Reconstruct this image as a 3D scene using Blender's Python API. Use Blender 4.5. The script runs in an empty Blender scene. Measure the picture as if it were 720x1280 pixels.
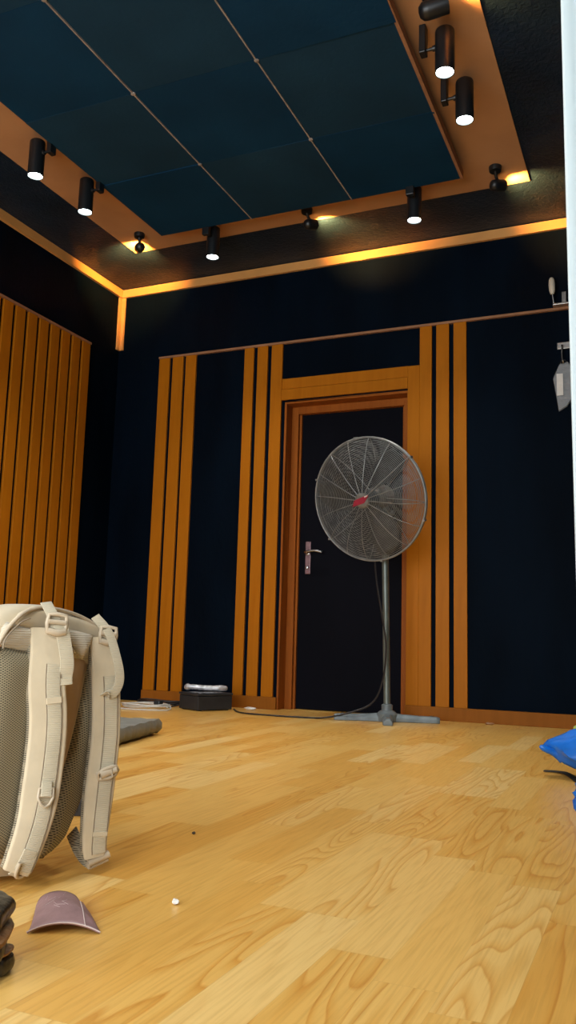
import bpy, bmesh, math, random
from math import pi, sin, cos, radians as R_
from mathutils import Vector, Matrix
V = Vector
random.seed(4)
COL = bpy.context.scene.collection
sc = bpy.context.scene

# ------------------------------------------------------------------ materials
def new_mat(name):
    m = bpy.data.materials.new(name); m.use_nodes = True
    nt = m.node_tree; b = nt.nodes['Principled BSDF']
    return m, nt, b
def N(nt, kind, **kw):
    n = nt.nodes.new(kind)
    for k, v in kw.items():
        if k in n.inputs: n.inputs[k].default_value = v
        else: setattr(n, k, v)
    return n
def coords(nt, scale=(1, 1, 1), rot=(0, 0, 0), kind='Object'):
    t = N(nt, 'ShaderNodeTexCoord'); mp = N(nt, 'ShaderNodeMapping')
    mp.inputs['Scale'].default_value = scale; mp.inputs['Rotation'].default_value = rot
    nt.links.new(t.outputs[kind], mp.inputs['Vector']); return mp.outputs['Vector']
def ramp(nt, stops, fac):
    r = N(nt, 'ShaderNodeValToRGB'); e = r.color_ramp.elements
    e[0].position, e[0].color = stops[0][0], (*stops[0][1], 1)
    e[1].position, e[1].color = stops[-1][0], (*stops[-1][1], 1)
    for p, c in stops[1:-1]:
        q = e.new(p); q.color = (*c, 1)
    nt.links.new(fac, r.inputs['Fac']); return r.outputs['Color']
def bump(nt, b, h, strength=.3, dist=.01):
    n = N(nt, 'ShaderNodeBump'); n.inputs['Strength'].default_value = strength
    n.inputs['Distance'].default_value = dist
    nt.links.new(h, n.inputs['Height']); nt.links.new(n.outputs['Normal'], b.inputs['Normal'])
def plain(name, col, rough=.5, metal=0, noise=0, nscale=20, coat=0, bmp=0, bscale=60):
    m, nt, b = new_mat(name)
    b.inputs['Base Color'].default_value = (*col, 1); b.inputs['Roughness'].default_value = rough
    b.inputs['Metallic'].default_value = metal; b.inputs['Coat Weight'].default_value = coat
    if noise:
        n = N(nt, 'ShaderNodeTexNoise'); n.inputs['Scale'].default_value = nscale; n.inputs['Detail'].default_value = 5
        nt.links.new(coords(nt), n.inputs['Vector'])
        lo = tuple(c*(1-noise) for c in col); hi = tuple(min(1, c*(1+noise)) for c in col)
        nt.links.new(ramp(nt, [(.3, lo), (.7, hi)], n.outputs['Fac']), b.inputs['Base Color'])
    if bmp:
        n2 = N(nt, 'ShaderNodeTexNoise'); n2.inputs['Scale'].default_value = bscale; n2.inputs['Detail'].default_value = 4
        nt.links.new(coords(nt), n2.inputs['Vector']); bump(nt, b, n2.outputs['Fac'], bmp, .01)
    return m
def emis(name, col, s):
    m, nt, b = new_mat(name); b.inputs['Base Color'].default_value = (*col, 1)
    b.inputs['Emission Color'].default_value = (*col, 1); b.inputs['Emission Strength'].default_value = s
    return m
def wood(name, c1, c2, rough=.3, scale=(6, 6, .5), coat=.3):
    m, nt, b = new_mat(name)
    v = coords(nt, scale)
    n = N(nt, 'ShaderNodeTexNoise'); n.inputs['Scale'].default_value = 4; n.inputs['Detail'].default_value = 6
    n.inputs['Distortion'].default_value = .6
    nt.links.new(v, n.inputs['Vector'])
    nt.links.new(ramp(nt, [(.3, c1), (.7, c2)], n.outputs['Fac']), b.inputs['Base Color'])
    b.inputs['Roughness'].default_value = rough; b.inputs['Coat Weight'].default_value = coat
    b.inputs['Coat Roughness'].default_value = .15
    bump(nt, b, n.outputs['Fac'], .06, .004)
    b.inputs['Specular IOR Level'].default_value = .5 if coat else .07
    return m
def paint(name, c, rough=.38, vary=.35, streak=(1.5, 1.5, .4), bst=.35, spec=.5):
    m, nt, b = new_mat(name)
    n = N(nt, 'ShaderNodeTexNoise'); n.inputs['Scale'].default_value = 2.2; n.inputs['Detail'].default_value = 8
    nt.links.new(coords(nt, streak), n.inputs['Vector'])
    lo = tuple(x*(1-vary) for x in c); hi = tuple(x*(1+vary) for x in c)
    nt.links.new(ramp(nt, [(.35, lo), (.7, hi)], n.outputs['Fac']), b.inputs['Base Color'])
    n2 = N(nt, 'ShaderNodeTexNoise'); n2.inputs['Scale'].default_value = 9; n2.inputs['Detail'].default_value = 7
    n2.inputs['Distortion'].default_value = 1.2
    nt.links.new(coords(nt, tuple(3*s for s in streak)), n2.inputs['Vector'])
    b.inputs['Roughness'].default_value = rough; b.inputs['Specular IOR Level'].default_value = spec
    bump(nt, b, n2.outputs['Fac'], bst, .012)
    return m

# laminate floor: planks run along Y
def floor_mat():
    m, nt, b = new_mat('oak laminate')
    L = nt.links.new
    t = N(nt, 'ShaderNodeTexCoord'); sx = N(nt, 'ShaderNodeSeparateXYZ'); L(t.outputs['Object'], sx.inputs[0])
    def math_(op, a, bb=None, c=None):
        n = N(nt, 'ShaderNodeMath'); n.operation = op
        for i, q in enumerate((a, bb, c)):
            if q is None: continue
            if isinstance(q, (int, float)): n.inputs[i].default_value = q
            else: L(q, n.inputs[i])
        return n.outputs[0]
    W, LEN = .097, .66
    xr = math_('DIVIDE', sx.outputs[0], W); row = math_('FLOOR', xr)
    wn = N(nt, 'ShaderNodeTexWhiteNoise'); wn.noise_dimensions = '1D'; L(row, wn.inputs['W'])
    ys = math_('ADD', math_('DIVIDE', sx.outputs[1], LEN), math_('MULTIPLY', wn.outputs['Value'], 7.3))
    cell = math_('FLOOR', ys)
    idv = N(nt, 'ShaderNodeCombineXYZ'); L(row, idv.inputs[0]); L(cell, idv.inputs[1])
    wn2 = N(nt, 'ShaderNodeTexWhiteNoise'); wn2.noise_dimensions = '2D'; L(idv.outputs[0], wn2.inputs['Vector'])
    rnd = wn2.outputs['Value']
    # grain contours
    off = math_('MULTIPLY', rnd, 37.)
    gx = math_('ADD', math_('MULTIPLY', sx.outputs[0], 6.5), off)
    gy = math_('ADD', math_('MULTIPLY', sx.outputs[1], .75), off)
    gv = N(nt, 'ShaderNodeCombineXYZ'); L(gx, gv.inputs[0]); L(gy, gv.inputs[1])
    n1 = N(nt, 'ShaderNodeTexNoise'); n1.inputs['Scale'].default_value = 1.5; n1.inputs['Detail'].default_value = 1.5
    n1.inputs['Roughness'].default_value = .35; L(gv.outputs[0], n1.inputs['Vector'])
    rings = math_('FRACT', math_('MULTIPLY', n1.outputs['Fac'], 13.))
    # fine fibres
    fv = N(nt, 'ShaderNodeCombineXYZ'); L(math_('MULTIPLY', sx.outputs[0], 170.), fv.inputs[0]); L(math_('ADD', math_('MULTIPLY', sx.outputs[1], 6.), off), fv.inputs[1])
    n2 = N(nt, 'ShaderNodeTexNoise'); n2.inputs['Scale'].default_value = 1.; n2.inputs['Detail'].default_value = 3; L(fv.outputs[0], n2.inputs['Vector'])
    base = ramp(nt, [(0., (.74, .385, .078)), (.3, (.79, .445, .105)), (.75, (.83, .50, .140)), (1., (.87, .58, .21))], rnd)
    rc = ramp(nt, [(0., (.80, .64, .44)), (.16, (.92, .84, .70)), (.5, (1, 1, 1)), (.92, (1, 1, 1)), (1., (.84, .70, .52))], rings)
    fc = ramp(nt, [(.32, (.84, .80, .73)), (.55, (1, 1, 1))], n2.outputs['Fac'])
    def mul(a, bb, f=1.):
        x = N(nt, 'ShaderNodeMix'); x.data_type = 'RGBA'; x.blend_type = 'MULTIPLY'; x.inputs[0].default_value = f
        L(a, x.inputs[6]); L(bb, x.inputs[7]); return x.outputs[2]
    wn3 = N(nt, 'ShaderNodeTexWhiteNoise'); wn3.noise_dimensions = '3D'; L(math_('ADD', rnd, 3.7), wn3.inputs['Vector'])
    cath = N(nt, 'ShaderNodeMix'); cath.data_type = 'RGBA'; cath.blend_type = 'MULTIPLY'
    L(math_('ADD', math_('MULTIPLY', math_('GREATER_THAN', wn3.outputs['Value'], .45), .75), .2), cath.inputs[0]); L(base, cath.inputs[6]); L(rc, cath.inputs[7])
    c = mul(cath.outputs[2], fc, .8)
    # joints
    fx = math_('FRACT', xr); fy = math_('FRACT', ys)
    jx = math_('LESS_THAN', math_('MINIMUM', fx, math_('SUBTRACT', 1., fx)), .006)
    jy = math_('LESS_THAN', math_('MINIMUM', fy, math_('SUBTRACT', 1., fy)), .0009)
    j = math_('MAXIMUM', jx, jy)
    x = N(nt, 'ShaderNodeMix'); x.data_type = 'RGBA'; L(math_('MULTIPLY', j, .16), x.inputs[0]); L(c, x.inputs[6]); x.inputs[7].default_value = (.28, .15, .05, 1)
    L(x.outputs[2], b.inputs['Base Color'])
    b.inputs['Roughness'].default_value = .33; b.inputs['Specular IOR Level'].default_value = .45
    bump(nt, b, n2.outputs['Fac'], .05, .002)
    return m

def mesh_fabric(name, dark, light, s=240.):
    """spacer mesh: rows of small dark holes in lighter yarn (object metres)"""
    m, nt, b = new_mat(name); L = nt.links.new
    outs = []
    for ang in (R_(32), R_(-32)):
        w = N(nt, 'ShaderNodeTexWave'); w.wave_type = 'BANDS'; w.bands_direction = 'Z'
        w.inputs['Scale'].default_value = s/6.28*2.0; w.inputs['Distortion'].default_value = 0
        L(coords(nt, (1, 1, 1), (ang, 0, 0)), w.inputs['Vector']); outs.append(w.outputs['Fac'])
    mm = N(nt, 'ShaderNodeMath'); mm.operation = 'MULTIPLY'; L(outs[0], mm.inputs[0]); L(outs[1], mm.inputs[1])
    L(ramp(nt, [(.18, light), (.5, dark)], mm.outputs[0]), b.inputs['Base Color'])
    b.inputs['Roughness'].default_value = .9; bump(nt, b, mm.outputs[0], -.6, .003)
    return m
def cloth(name, c, s=420., rib=None, vary=.06):
    m, nt, b = new_mat(name); L = nt.links.new
    w = N(nt, 'ShaderNodeTexWave'); w.bands_direction = 'Z'; w.inputs['Scale'].default_value = rib or 260.
    w.inputs['Distortion'].default_value = .3
    L(coords(nt), w.inputs['Vector'])
    n = N(nt, 'ShaderNodeTexNoise'); n.inputs['Scale'].default_value = 25; n.inputs['Detail'].default_value = 5; L(coords(nt), n.inputs['Vector'])
    L(ramp(nt, [(.3, tuple(x*(1-vary) for x in c)), (.7, tuple(x*(1+vary) for x in c))], n.outputs['Fac']), b.inputs['Base Color'])
    b.inputs['Roughness'].default_value = .85; b.inputs['Sheen Weight'].default_value = .1
    bump(nt, b, w.outputs['Fac'], .5 if rib else .2, .002)
    return m

M = dict(
    floor=floor_mat(),
    wall=paint('midnight wall paint', (.0010, .0038, .0090), .6, .3, bst=.2, spec=.03),
    tile=paint('petrol ceiling tile a', (.0045, .034, .078), .6, .15, (1, 1, 1), .1, .10),
    tile2=paint('petrol ceiling tile b', (.0085, .038, .074), .6, .15, (1, 1, 1), .1, .12),
    border=paint('petrol ceiling border', (.0080, .0200, .040), .45, .3, (1.2, 1.2, 1), .6, .22),
    seam=plain('pale seam cord', (.30, .25, .22), .6, noise=.3),
    slat=wood('orange varnished slat', (.37, .116, .004), (.42, .138, .006), .42, coat=.0),
    frame=wood('reddish varnished jamb', (.26, .070, .010), (.33, .095, .014), .45, coat=.0),
    base=wood('brown varnished baseboard', (.24, .078, .008), (.29, .096, .011), .5, coat=.0),
    board=wood('ceiling board veneer', (.47, .25, .120), (.53, .285, .140), .42, (1, 1, 1), .08),
    crown=wood('crown strip varnish', (.60, .29, .085), (.66, .33, .10), .4, (1, 1, 1), .2),
    lip=wood('thin wood lip', (.28, .135, .07), (.34, .17, .09), .5, (2, 2, 2), 0),
    door=paint('black door leaf', (.0018, .0022, .0055), .7, .2, bst=.02, spec=.08),
    black=plain('black lamp metal', (.006, .008, .010), .38, noise=.2),
    lens=emis('cool lamp lens', (.86, 1., .98), 28.),
    wlens=emis('warm lamp lens', (1., .62, .22), 10.),
    steel=plain('brushed handle steel', (.35, .34, .33), .3, 1., noise=.2),
    fanmetal=plain('dusty grey fan casting', (.19, .225, .235), .5, .3, noise=.25, nscale=15),
    wire=plain('grey guard wire', (.25, .26, .255), .45, .5, noise=.2),
    blade=plain('dusty dark fan blade', (.022, .024, .024), .6, .2, noise=.3),
    motor=plain('dusty motor housing', (.16, .15, .13), .6, .2, noise=.25),
    badge=plain('crimson badge', (.30, .012, .035), .4, noise=.1),
    badgetx=plain('pale badge mark', (.62, .5, .45), .5, noise=.1),
    cable=plain('black cable rubber', (.015, .013, .013), .5, noise=.2),
    wcable=plain('white cable', (.55, .52, .46), .5, noise=.1),
    pole=plain('grey painted pole', (.14, .165, .15), .4, .4, noise=.12),
    beige=cloth('beige pack cloth', (.61, .51, .35)),
    pink=cloth('rosy beige pack cloth', (.52, .365, .24)),
    webbing=cloth('beige ribbed webbing', (.56, .49, .35), rib=120.),
    yoke=cloth('beige ribbed yoke', (.60, .53, .41), rib=70.),
    piping=plain('pale piping', (.55, .45, .32), .7, noise=.1),
    buckle=plain('tan plastic buckle', (.50, .41, .29), .38, noise=.08),
    stitch=plain('seam thread', (.28, .22, .15), .8, noise=.1),
    mesh=mesh_fabric('olive spacer mesh', (.055, .046, .026), (.36, .31, .20)),
    mesh_e=mesh_fabric('strap underside mesh', (.05, .042, .028), (.33, .28, .19), 300.),
    mauve=plain('scratched mauve plastic', (.285, .165, .165), .5, noise=.16, nscale=30, bmp=.15),
    raw=plain('pale broken edge', (.62, .50, .46), .7, noise=.1),
    foam=plain('grey padded cover', (.20, .20, .175), .6, noise=.15, nscale=12, bmp=.3, bscale=25),
    box=plain('charcoal case', (.018, .020, .023), .55, noise=.25, bmp=.15),
    silver=plain('silvery plastic film', (.50, .50, .52), .22, .5, noise=.35, nscale=30, bmp=.6, bscale=40),
    white=plain('white scrap', (.75, .73, .68), .6, noise=.08),
    dark=plain('black ribbed plastic', (.02, .024, .028), .35, noise=.2),
    blue=plain('blue carrier film', (.006, .135, .56), .32, noise=.25, nscale=9, bmp=.35, bscale=16),
    green=plain('lime film', (.33, .42, .10), .5, noise=.2),
    brown=plain('dark glossy wrapper', (.022, .017, .010), .32, noise=.7, nscale=22, bmp=.4, bscale=35),
    tan=plain('tan wrapper edge', (.27, .12, .035), .45, noise=.35, nscale=30, bmp=.4),
    crumb=plain('grit', (.07, .05, .03), .8, noise=.3),
    cream=plain('cream plastic knob', (.62, .55, .44), .45, noise=.06),
    plaster=plain('front wall plaster', (.55, .54, .50), .7, noise=.05),
    maroon=plain('pinkish lock plate', (.22, .13, .14), .4, .5, noise=.2),
)
# clear film for the hanging pouch
m, nt, b = new_mat('cloudy clear film'); b.inputs['Base Color'].default_value = (.40, .42, .44, 1)
b.inputs['Roughness'].default_value = .25; b.inputs['Alpha'].default_value = .55
n = N(nt, 'ShaderNodeTexNoise'); n.inputs['Scale'].default_value = 40; nt.links.new(coords(nt), n.inputs['Vector']); bump(nt, b, n.outputs['Fac'], .5, .01)
M['film'] = m
# curtain
m, nt, b = new_mat('white curtain cloth'); b.inputs['Base Color'].default_value = (.64, .72, .745, 1); b.inputs['Roughness'].default_value = .8
w = N(nt, 'ShaderNodeTexNoise'); w.inputs['Scale'].default_value = 300; nt.links.new(coords(nt), w.inputs['Vector']); bump(nt, b, w.outputs['Fac'], .15, .001)
tr = N(nt, 'ShaderNodeBsdfTranslucent'); tr.inputs['Color'].default_value = (.66, .75, .78, 1)
mx = N(nt, 'ShaderNodeMixShader'); mx.inputs[0].default_value = .35
nt.links.new(b.outputs[0], mx.inputs[1]); nt.links.new(tr.outputs[0], mx.inputs[2]); nt.links.new(mx.outputs[0], nt.nodes['Material Output'].inputs['Surface'])
M['curtain'] = m

# ------------------------------------------------------------------ mesh builder
class MB:
    def __init__(s): s.v = []; s.f = []; s.mi = []
    def add(s, vs, fs, mi=0):
        o = len(s.v); s.v += [V(x) for x in vs]; s.f += [[i+o for i in f] for f in fs]; s.mi += [mi]*len(fs)
        return s
    def box(s, a, b, rz=0, mat=None, mi=0, c=None):
        x0, y0, z0 = a; x1, y1, z1 = b
        vs = [V(p) for p in ((x0,y0,z0),(x1,y0,z0),(x1,y1,z0),(x0,y1,z0),(x0,y0,z1),(x1,y0,z1),(x1,y1,z1),(x0,y1,z1))]
        if mat: vs = [mat @ p for p in vs]
        return s.add(vs, [(0,3,2,1),(4,5,6,7),(0,1,5,4),(1,2,6,5),(2,3,7,6),(3,0,4,7)], mi)
    def grid(s, rows, close=False, mi=0):
        n = len(rows[0]); o = []
        for r in rows: o += list(r)
        fs = []
        for i in range(len(rows)-1):
            for j in range(n if close else n-1):
                k = (j+1) % n
                fs.append((i*n+j, i*n+k, (i+1)*n+k, (i+1)*n+j))
        return s.add(o, fs, mi)
    def cap(s, ring, flip=False, mi=0):
        f = list(range(len(ring)));
        return s.add(ring, [f[::-1] if flip else f], mi)
    def loft(s, rings, mi=0, caps=True):
        n = len(rings[0]); base = len(s.v)
        s.grid(rings, True, mi)
        if caps:
            s.f.append([base+i for i in range(n)][::-1]); s.mi.append(mi)
            k = base+(len(rings)-1)*n
            s.f.append([k+i for i in range(n)]); s.mi.append(mi)
        return s
    def tube(s, pts, r, seg=8, closed=False, mi=0):
        pts = [V(p) for p in pts]; n = len(pts); rings = []
        up = V((0, 0, 1))
        for i, p in enumerate(pts):
            if closed: t = pts[(i+1) % n]-pts[i-1]
            else: t = pts[min(i+1, n-1)]-pts[max(i-1, 0)]
            t.normalize()
            a = up if abs(t.z) < .9 else V((1, 0, 0))
            if i == 0: x = t.cross(a).normalized()
            else:
                x = (x-t*x.dot(t)).normalized()
            y = t.cross(x); rr = r[i] if isinstance(r, (list, tuple)) else r
            rings.append([p+(x*cos(2*pi*k/seg)+y*sin(2*pi*k/seg))*rr for k in range(seg)])
        if closed: rings.append(rings[0]); return s.grid(rings, True, mi)
        return s.loft(rings, mi)
    def lathe(s, prof, origin=(0, 0, 0), axis=(0, 0, 1), seg=24, mi=0):
        ax = V(axis).normalized(); a = V((0, 0, 1)) if abs(ax.z) < .9 else V((1, 0, 0))
        x = ax.cross(a).normalized(); y = ax.cross(x); o = V(origin)
        rings = [[o+ax*h+(x*cos(2*pi*k/seg)+y*sin(2*pi*k/seg))*max(r, 1e-5) for k in range(seg)] for r, h in prof]
        return s.loft(rings, mi)
    def ribbon(s, pts, width, thick, cross, lift=0, lat=0, mi=0, seg=4):
        """padded strap with rounded edges; cross = list/one width direction"""
        pts = [V(p) for p in pts]; n = len(pts); rings = []
        for i, p in enumerate(pts):
            t = (pts[min(i+1, n-1)]-pts[max(i-1, 0)]).normalized()
            c = V(cross[i]) if isinstance(cross, list) else V(cross)
            c = (c-t*c.dot(t)).normalized(); nn = c.cross(t).normalized()
            if nn.dot(V((1, -.4, 0))) < 0: nn = -nn
            w = (width[i] if isinstance(width, (list, tuple)) else width)/2
            h = thick/2; r = min(h, w)*.9; ring = []
            for cx, cy, a0 in ((w-r, h-r, 0), (-(w-r), h-r, 90), (-(w-r), -(h-r), 180), (w-r, -(h-r), 270)):
                for k in range(seg):
                    a = R_(a0+90*k/(seg-1)); ring.append(p+c*(cx+lat+r*cos(a))+nn*(cy+lift+r*sin(a)))
            rings.append(ring)
        return s.loft(rings, mi)
    def build(s, name, mats, parent=None, smooth=False, bevel=0, org=None, sub=0):
        me = bpy.data.meshes.new(name)
        base = V((0, 0, 0))
        if parent is not None:
            q = parent
            while q is not None: base += q.location; q = q.parent
        o3 = V(org) if org is not None else base
        if parent is None and org is None and s.v:
            lo = V([min(p[i] for p in s.v) for i in range(3)]); hi = V([max(p[i] for p in s.v) for i in range(3)])
            o3 = (lo+hi)/2; o3.z = lo.z
        me.from_pydata([p-o3 for p in s.v], [], s.f)
        ms = mats if isinstance(mats, (list, tuple)) else [mats]
        for q in ms: me.materials.append(M[q])
        for i, pg in enumerate(me.polygons): pg.material_index = s.mi[i]; pg.use_smooth = bool(smooth)
        bm = bmesh.new(); bm.from_mesh(me); bmesh.ops.remove_doubles(bm, verts=bm.verts, dist=1e-6)
        bmesh.ops.recalc_face_normals(bm, faces=bm.faces); bm.to_mesh(me); bm.free()
        if smooth and not sub:
            try: me.set_sharp_from_angle(angle=R_(50))
            except Exception: pass
        ob = bpy.data.objects.new(name, me); COL.objects.link(ob)
        ob.location = o3-base
        ob.parent = parent
        if bevel:
            bv = ob.modifiers.new('b', 'BEVEL'); bv.width = bevel; bv.segments = 2; bv.limit_method = 'ANGLE'
        if sub:
            sb = ob.modifiers.new('s', 'SUBSURF'); sb.levels = sub; sb.render_levels = sub
        return ob
def thing(name, label, cat, loc, group=None):
    o = bpy.data.objects.new(name, None); COL.objects.link(o); o.location = loc
    o.empty_display_size = .05
    return tag(o, label, cat, group)
def tag(o, label=None, cat=None, group=None, kind=None):
    for k, q in (('label', label), ('category', cat), ('group', group), ('kind', kind)):
        if q: o[k] = q
    return o
def struct(name, mb, mats, label=None, **kw):
    o = mb.build(name, mats, **kw); o['kind'] = 'structure'
    if label: o['label'] = label
    return o
def smooth_path(pts, n=6):
    pts = [V(p) for p in pts]; out = []
    for i in range(len(pts)-1):
        p0 = pts[max(i-1, 0)]; p1 = pts[i]; p2 = pts[i+1]; p3 = pts[min(i+2, len(pts)-1)]
        for k in range(n):
            t = k/n
            out.append(.5*((2*p1)+(p2-p0)*t+(2*p0-5*p1+4*p2-p3)*t*t+(3*p1-p0-3*p2+p3)*t**3))
    out.append(pts[-1]); return out
def copy_tree(o, parent=None):
    c = o.copy(); COL.objects.link(c); c.parent = parent
    for ch in [x for x in bpy.data.objects if x.parent is o]: copy_tree(ch, c)
    return c

# ------------------------------------------------------------------ the room
YB, XL, XR, YF, ZC = 5.361, -3.855, .60, -1.7, 3.20
WY = YB+.012           # wall face behind the slats
DX0, DX1, DZ = -2.405, -1.488, 2.15
struct('floor', MB().box((XL-.1, YF-.1, -.08), (XR+.1, 5.72, 0)), 'floor', org=(0, 0, 0))
bk = MB()
bk.box((XL-.1, WY, 0), (DX0, 5.70, 3.4)); bk.box((DX1, WY, 0), (XR+.1, 5.70, 3.4)); bk.box((DX0, WY, DZ), (DX1, 5.70, 3.4))
bk.box((DX0, 5.60, 0), (DX1, 5.70, DZ))
struct('wall_back', bk, 'wall', org=(0, 0, 0))
struct('wall_left', MB().box((XL-.12, YF-.1, 0), (XL-.012, WY, 3.4)), 'wall', org=(0, 0, 0))
struct('wall_right', MB().box((XR, YF-.1, 0), (XR+.1, WY, 3.4)), 'wall', org=(0, 0, 0))
fr = MB()       # front wall with a wide opening to daylight
OX0, OX1, OZ = -3.55, .45, 2.55
fr.box((XL-.1, YF-.1, 0), (OX0, YF, 3.4)); fr.box((OX1, YF-.1, 0), (XR+.1, YF, 3.4)); fr.box((OX0, YF-.1, OZ), (OX1, YF, 3.4))
struct('wall_front', fr, 'plaster', org=(0, 0, 0))
struct('ceiling', MB().box((XL-.1, YF-.1, ZC), (XR+.1, 5.70, 3.35)), 'border', org=(0, 0, 0))

tn = [0]
def trim(mb, mat, label, **kw):
    tn[0] += 1
    return struct('trim_%d' % tn[0], mb, mat, label, **kw)
# veneer boards framing the dropped panel
bx0, bx1, by1, bw = -3.372, -.615, 4.815, .38
zt, zb = ZC, 3.192
trim(MB().box((bx0, -.6, zb), (bx0+bw, by1, zt)), 'board', 'wide wooden ceiling board along the left side of the dropped panel')
trim(MB().box((bx1-bw, -.6, zb), (bx1, by1, zt)), 'board', 'wide wooden ceiling board along the right side of the dropped panel')
trim(MB().box((bx0+bw, by1-bw, zb), (bx1-bw, by1, zt)), 'board', 'wooden ceiling board across the back of the dropped panel')
# dropped tile panel
PX = [-2.952, -2.285, -1.613, -.948]; ZP = 3.105
ty = 4.50; ys = [ty-.667*k for k in range(8)]
pn = MB(); pn.box((PX[0]+.01, ys[-1]+.01, ZP+.012), (PX[-1]-.01, ys[0]-.01, 3.1915), mi=0)
for i in range(3):
    for k in range(7):
        dz = [random.uniform(-.0035, .0035) for _ in range(4)]
        x0, x1 = PX[i]+.001, PX[i+1]-.001; y1, y0 = ys[k]-.001, ys[k+1]+.001
        vs = [(x0, y0, ZP+dz[0]), (x1, y0, ZP+dz[1]), (x1, y1, ZP+dz[2]), (x0, y1, ZP+dz[3]), (x0, y0, ZP+.02), (x1, y0, ZP+.02), (x1, y1, ZP+.02), (x0, y1, ZP+.02)]
        pn.add(vs, [(0,3,2,1),(4,5,6,7),(0,1,5,4),(1,2,6,5),(2,3,7,6),(3,0,4,7)], (i+k) % 2)
panel = struct('ceiling_panel', pn, ['tile', 'tile2'], 'dropped ceiling panel of square dark petrol tiles', org=(0, 0, ZP))
# pale bead cords along two long seams, with little knots at the tile corners
sm = MB()
for x in PX[1:3]:
    sm.box((x-.0035, ys[-1], ZP-.0055), (x+.0035, ys[0], ZP+.004))
    for y in ys[1:7]: sm.lathe([(.0001, -.008), (.012, -.006), (.012, 0), (.0001, .004)], (x, y, ZP), seg=8)
sm.build('seam_cord', 'seam', panel)
lp = MB(); lp.box((PX[-1]-.010, ys[-1], ZP-.002), (PX[-1]+.006, ys[0], 3.150)); lp.build('panel_lip', 'lip', panel)
# crown strip, corner strip, dado strips
trim(MB().box((XL, WY-.022, 3.132), (XR, WY, 3.196)), 'crown', 'wooden crown strip along the top of the back wall')
trim(MB().box((XL-.012, YF, 3.132), (XL+.012, WY-.022, 3.196)), 'crown', 'wooden crown strip along the top of the left wall')
cs = MB(); cs.box((XL-.012, WY-.014, 2.70), (XL+.032, WY, 3.132)); cs.box((XL-.012, WY-.044, 2.70), (XL+.004, WY-.014, 3.132))
trim(cs, 'crown', 'short upright wooden strip in the corner under the crown')
trim(MB().box((-3.475, WY-.022, 2.585), (XR, WY, 2.601)), 'lip', 'thin wooden ledge above the slats on the back wall')
trim(MB().box((XL-.012, .2, 2.622), (XL+.012, 4.995, 2.638)), 'lip', 'thin wooden ledge above the slats on the left wall')
# slats on the back wall
BZ = .082
for (a, b_) in ((-3.471, -3.378), (-3.352, -3.258), (-3.236, -3.146), (-2.737, -2.661), (-2.631, -2.548), (-2.518, -2.430)):
    trim(MB().box((a, YB-.006, BZ), (b_, WY, 2.585)), 'slat', None, bevel=.002)
for (a, b_) in ((-1.418, -1.336), (-1.306, -1.220), (-1.190, -1.105)):
    trim(MB().box((a, YB-.006, BZ), (b_, WY, 2.585)), 'slat', None, bevel=.002)
# slats on the left wall
y = 4.990
for k in range(32):
    trim(MB().box((XL-.012, y-.088, BZ), (XL+.006, y, 2.622)), 'slat', None, bevel=.002)
    y -= .1193
struct('baseboard_left', MB().box((XL-.012, 1.1, 0), (XL+.012, 4.995, BZ)), 'base', bevel=.003)
bb = MB(); bb.box((-3.475, YB-.016, 0), (DX0+.005, WY, BZ)); bb.box((DX1-.015, YB-.016, 0), (XR, WY, BZ))
struct('baseboard_back', bb, 'base', bevel=.003)
# door surround, frame, leaf
d1 = MB(); d1.box((-1.500, YB-.004, BZ), (-1.4185, WY, 2.320)); 
trim(d1, 'slat', 'flat wooden casing on the right of the door', bevel=.002)
trim(MB().box((-2.4295, YB-.005, 2.165), (-1.5005, WY, 2.243), ).box((-2.4295, YB-.002, 2.245), (-1.5005, WY, 2.322)), 'slat', 'wide wooden lintel board over the door', bevel=.002)
droot = bpy.data.objects.new('door_1', None); COL.objects.link(droot); droot.location = (-1.95, 5.45, 0); droot['kind'] = 'structure'
df = MB()
RY = 5.50
df.box((DX0, YB+.004, 0), (DX0+.014, RY+.05, DZ)); df.box((DX1-.014, YB+.004, 0), (DX1, RY+.05, DZ)); df.box((DX0+.014, YB+.004, DZ-.014), (DX1-.014, RY+.05, DZ))
df.box((DX0+.014, RY-.03, 0), (DX0+.066, RY+.05, DZ-.014)); df.box((DX1-.066, RY-.03, 0), (DX1-.014, RY+.05, DZ-.014)); df.box((DX0+.066, RY-.03, DZ-.066), (DX1-.066, RY+.05, DZ-.014))
df.box((DX0+.066, RY-.006, 0), (DX0+.082, RY+.05, DZ-.066)); df.box((DX1-.082, RY-.006, 0), (DX1-.066, RY+.05, DZ-.066))
df.build('door_frame', 'frame', droot, bevel=.003)
lf = MB(); lf.box((DX0+.083, RY+.012, .006), (DX1-.083, RY+.05, DZ-.067)); leaf = lf.build('door_leaf', 'door', droot)
hx, hz = -2.255, 1.06
hp = MB(); hp.box((hx-.021, RY+.002, hz-.13), (hx+.021, RY+.014, hz+.10)); pl = hp.build('lock_plate', 'maroon', droot, bevel=.006)
hd = MB(); hd.tube(smooth_path([(hx, RY+.01, hz+.02), (hx, RY-.045, hz+.02), (hx+.02, RY-.055, hz+.022), (hx+.07, RY-.055, hz+.03), (hx+.125, RY-.05, hz+.018)], 5), .0095, 10)
hd.lathe([(.0001, 0), (.018, .0), (.018, -.012), (.012, -.014), (.0001, -.014)], (hx, RY+.004, hz+.02), (0, 1, 0), 16)
hd.lathe([(.0001, 0), (.011, .0), (.011, -.022), (.0001, -.024)], (hx, RY+.004, hz-.085), (0, 1, 0), 12)
hd.build('door_handle', 'steel', droot, smooth=True)

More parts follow.
